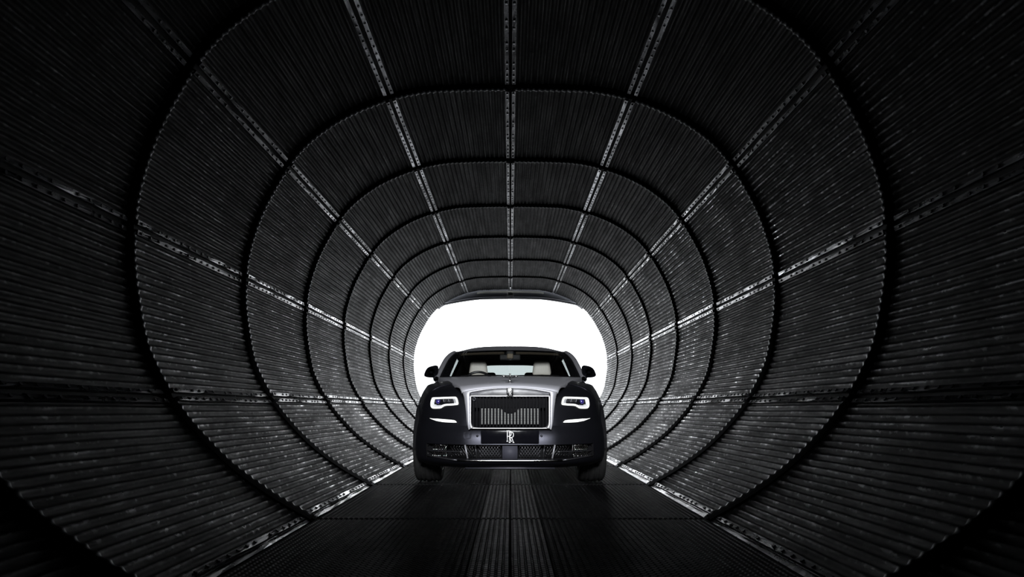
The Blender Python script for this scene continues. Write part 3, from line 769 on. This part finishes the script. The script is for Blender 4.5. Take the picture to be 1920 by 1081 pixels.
for sx in (-1, 1):
    R_ = [rp(i/4) for i in range((len(rail)-1)*4+1)]
    rows = []
    for p in R_:
        rows.append([Vector((sx*(p.x+a), p.y+b, p.z+c)) for a, b, c in ((-.03, -.012, .004), (.0, -.014, .016), (.026, .0, .006), (.034, .02, -.02), (.028, .03, -.045), (-.02, .03, -.05), (-.04, .01, -.03))])
    v, f = grid(rows, True)
    part('pillar_rail', (v, f), M['silver'], car)
    rows = [[Vector((sx*(p.x+a), p.y+b, p.z+c)) for a, b, c in ((-.035, -.006, -.004), (.022, .02, -.035), (.015, .075, -.06), (-.04, .06, -.06), (-.085, .02, -.02))] for p in R_]
    part('pillar_lining', grid(rows, True), M['inside'], car)
    def belt(y): return Vector((sx*(.855-.02*sm(2.2, 3.6, y)), y, 1.045))
    n = 24; lo_ = []; hi_ = []
    ss = [0.3+(7.3)*i/n for i in range(n+1)]
    for s_ in ss:
        p = rp(s_); hi_.append(Vector((sx*(p.x+.012), p.y+.02, p.z-.03))); lo_.append(belt(p.y+.02))
    ng = next(i for i, s_ in enumerate(ss) if rp(s_).y > 2.45)
    part('side_window', grid([lo_[:ng+1], hi_[:ng+1]]), M['tint'], car)
    part('rear_quarter', join(grid([lo_[ng:], hi_[ng:]]), grid([[p-Vector((sx*.03, 0, 0)) for p in lo_[ng:]], [p-Vector((sx*.03, 0, 0)) for p in hi_[ng:]]])), [M['navy']], car)
    part('quarter_lining', grid([[p-Vector((sx*.05, 0, 0)) for p in lo_[ng:]], [p-Vector((sx*.05, 0, 0)) for p in hi_[ng:]]]), M['inside'], car)
    part('window_sill', grid([[Vector((sx*a, y, z)) for y in (.85, 1.5, 2.2, 3.0, 3.7)] for a, z in ((.86, 1.03), (.852, 1.055), (.80, 1.055), (.78, .6))]), M['inside'], car)
    # door mirror
    mr = link('door_mirror', None, car)
    mp = [(1091,686),(1092,684.6),(1097,684.2),(1104,685.6),(1109,687.4),(1113.5,691.2),(1116.3,697),(1118.3,703),(1117.3,705.4),(1113.5,706.8),(1107,707.6),(1099,707.8),(1092.5,707),(1091,705)]
    P = [Vector(px(x, y, .98)) for x, y in mp]
    if sx < 0: P = [Vector((-p.x, p.y)) for p in P]
    P = smooth_loop(resample(P, 48), 2); c = sum(P, Vector((0, 0)))/len(P)
    rows = []
    for k, yy in ((.35, -.075), (.75, -.062), (.93, -.035), (1, 0), (1, .03), (.96, .045), (.9, .045), (.88, .036), (.02, .036)):
        rows.append([Vector((c.x+(p.x-c.x)*k, .98+yy, c.y+(p.y-c.y)*k)) for p in P])
    v, f = grid(rows, True); f.append(tuple(range(len(P))))
    part('mirror_shell', (v, f), M['navy'], mr)
    part('mirror_glass', (([Vector((c.x+(p.x-c.x)*.88, 1.018, c.y+(p.y-c.y)*.88)) for p in P]), [tuple(range(len(P)))]), M['chrome'], mr, False)
    x0, z0 = px(1098, 703, .98); x1, z1 = px(1097.5, 713, .98)
    part('mirror_stalk', join(tube([(sx*x0, .97, z0), (sx*x1, .97, z1)], [.02, .017], 10), tube([(sx*(x1), .97, z1+.01), (sx*(x1-.06), 1.0, z1-.01)], .014, 8)), M['navy'], mr)
    # sun visor
    a_, b_ = (.07, .60)
    part('sun_visor', join(*[grid([[surf(2.66+.0*i, sx*lerp(.10, .88, i/12), -.03+q) for i in range(13)], [surf(2.86, sx*lerp(.10, .88, i/12), -.03+q) for i in range(13)]]) for q in (0, .012)]), M['tan'], car)
# ---- interior
part('dashboard', join(box((0, 1.05, .92), (1.56, .5, .22), .06), box((-.38, 1.18, 1.03), (.42, .25, .06), .03)), M['inside'], car)
cw = [[Vector((x, .62+.26*(x/.82)**2+dy, 1.06+dz)) for x in [-.82+1.64*i/24 for i in range(25)]] for dy, dz in ((.0, .0), (.08, .014), (.2, .012))]
part('cowl', grid(cw), M['matt'], car)
for x0 in (-.55, .05):
    part('wiper', tube([(x0, .74+.1*x0*x0, 1.085), (x0+.3, .70+.1*(x0+.3)**2, 1.09), (x0+.5, .76+.12*(x0+.5)**2, 1.087)], .006, 5), M['matt'], car)
part('cabin_floor', box((0, 2.3, .36), (1.5, 3.0, .05), .01), M['inside'], car)
for sx in (-1, 1):
    st = link('seat', None, car, (sx*.412, 2.0, 0)); st['label'] = 'cream leather front seat'
    part('seat_back', box((0, .02, .84), (.5, .16, .62), .07, 3, Matrix.Rotation(-.16, 3, 'X')), M['cream'], st)
    part('seat_cushion', box((0, -.28, .52), (.52, .55, .16), .06, 3), M['cream'], st)
    hv, hf = box((0, .05, 1.235), (.245, .10, .20), .045, 4)
    hv = [Vector((p.x*(1.0-.16*sm(1.16, 1.34, p.z)), p.y, p.z)) for p in hv]
    part('headrest', (hv, hf), M['cream'], st)
    rs = link('rear_seat', None, car, (sx*.36, 2.95, 0)); rs['label'] = 'dark rear seat'
    part('seat_back', box((0, .05, .80), (.6, .16, .6), .06, 3), M['inside'], rs)
    part('headrest', box((-sx*.055, .06, 1.17), (.20, .09, .11), .04, 3), M['inside'], rs)
sw = link('steering_wheel', None, car, (-.385, 1.38, .985), (math.radians(-24), 0, 0))
part('wheel_rim', tube([(.19*math.cos(2*PI*k/40), 0, .19*math.sin(2*PI*k/40)) for k in range(40)], .015, 8, True), M['black'], sw)
part('hub', lathe([(.0005, .03), (.06, .025), (.07, 0), (.06, -.03)], 'y', 20), M['inside'], sw)
for a in (0, PI, 1.5*PI):
    part('spoke', tube([(.05*math.cos(a), 0, .05*math.sin(a)), (.185*math.cos(a), 0, .185*math.sin(a))], .011, 6), M['gun'], sw)
im = link('rear_view_mirror', None, car, (0, 1.40, 1.335))
part('mirror_body', box((0, 0, 0), (.25, .03, .065), .014, 3), M['inside'], im)
part('mirror_edge', box((0, -.014, -.033), (.24, .008, .004)), M['gun'], im)
part('mirror_mount', box((0, .0, .045), (.09, .05, .06), .015), M['inside'], im)
part('mount_cover', box((0, -.03, .012), (.075, .03, .06), .015, 3), M['tan'], im)
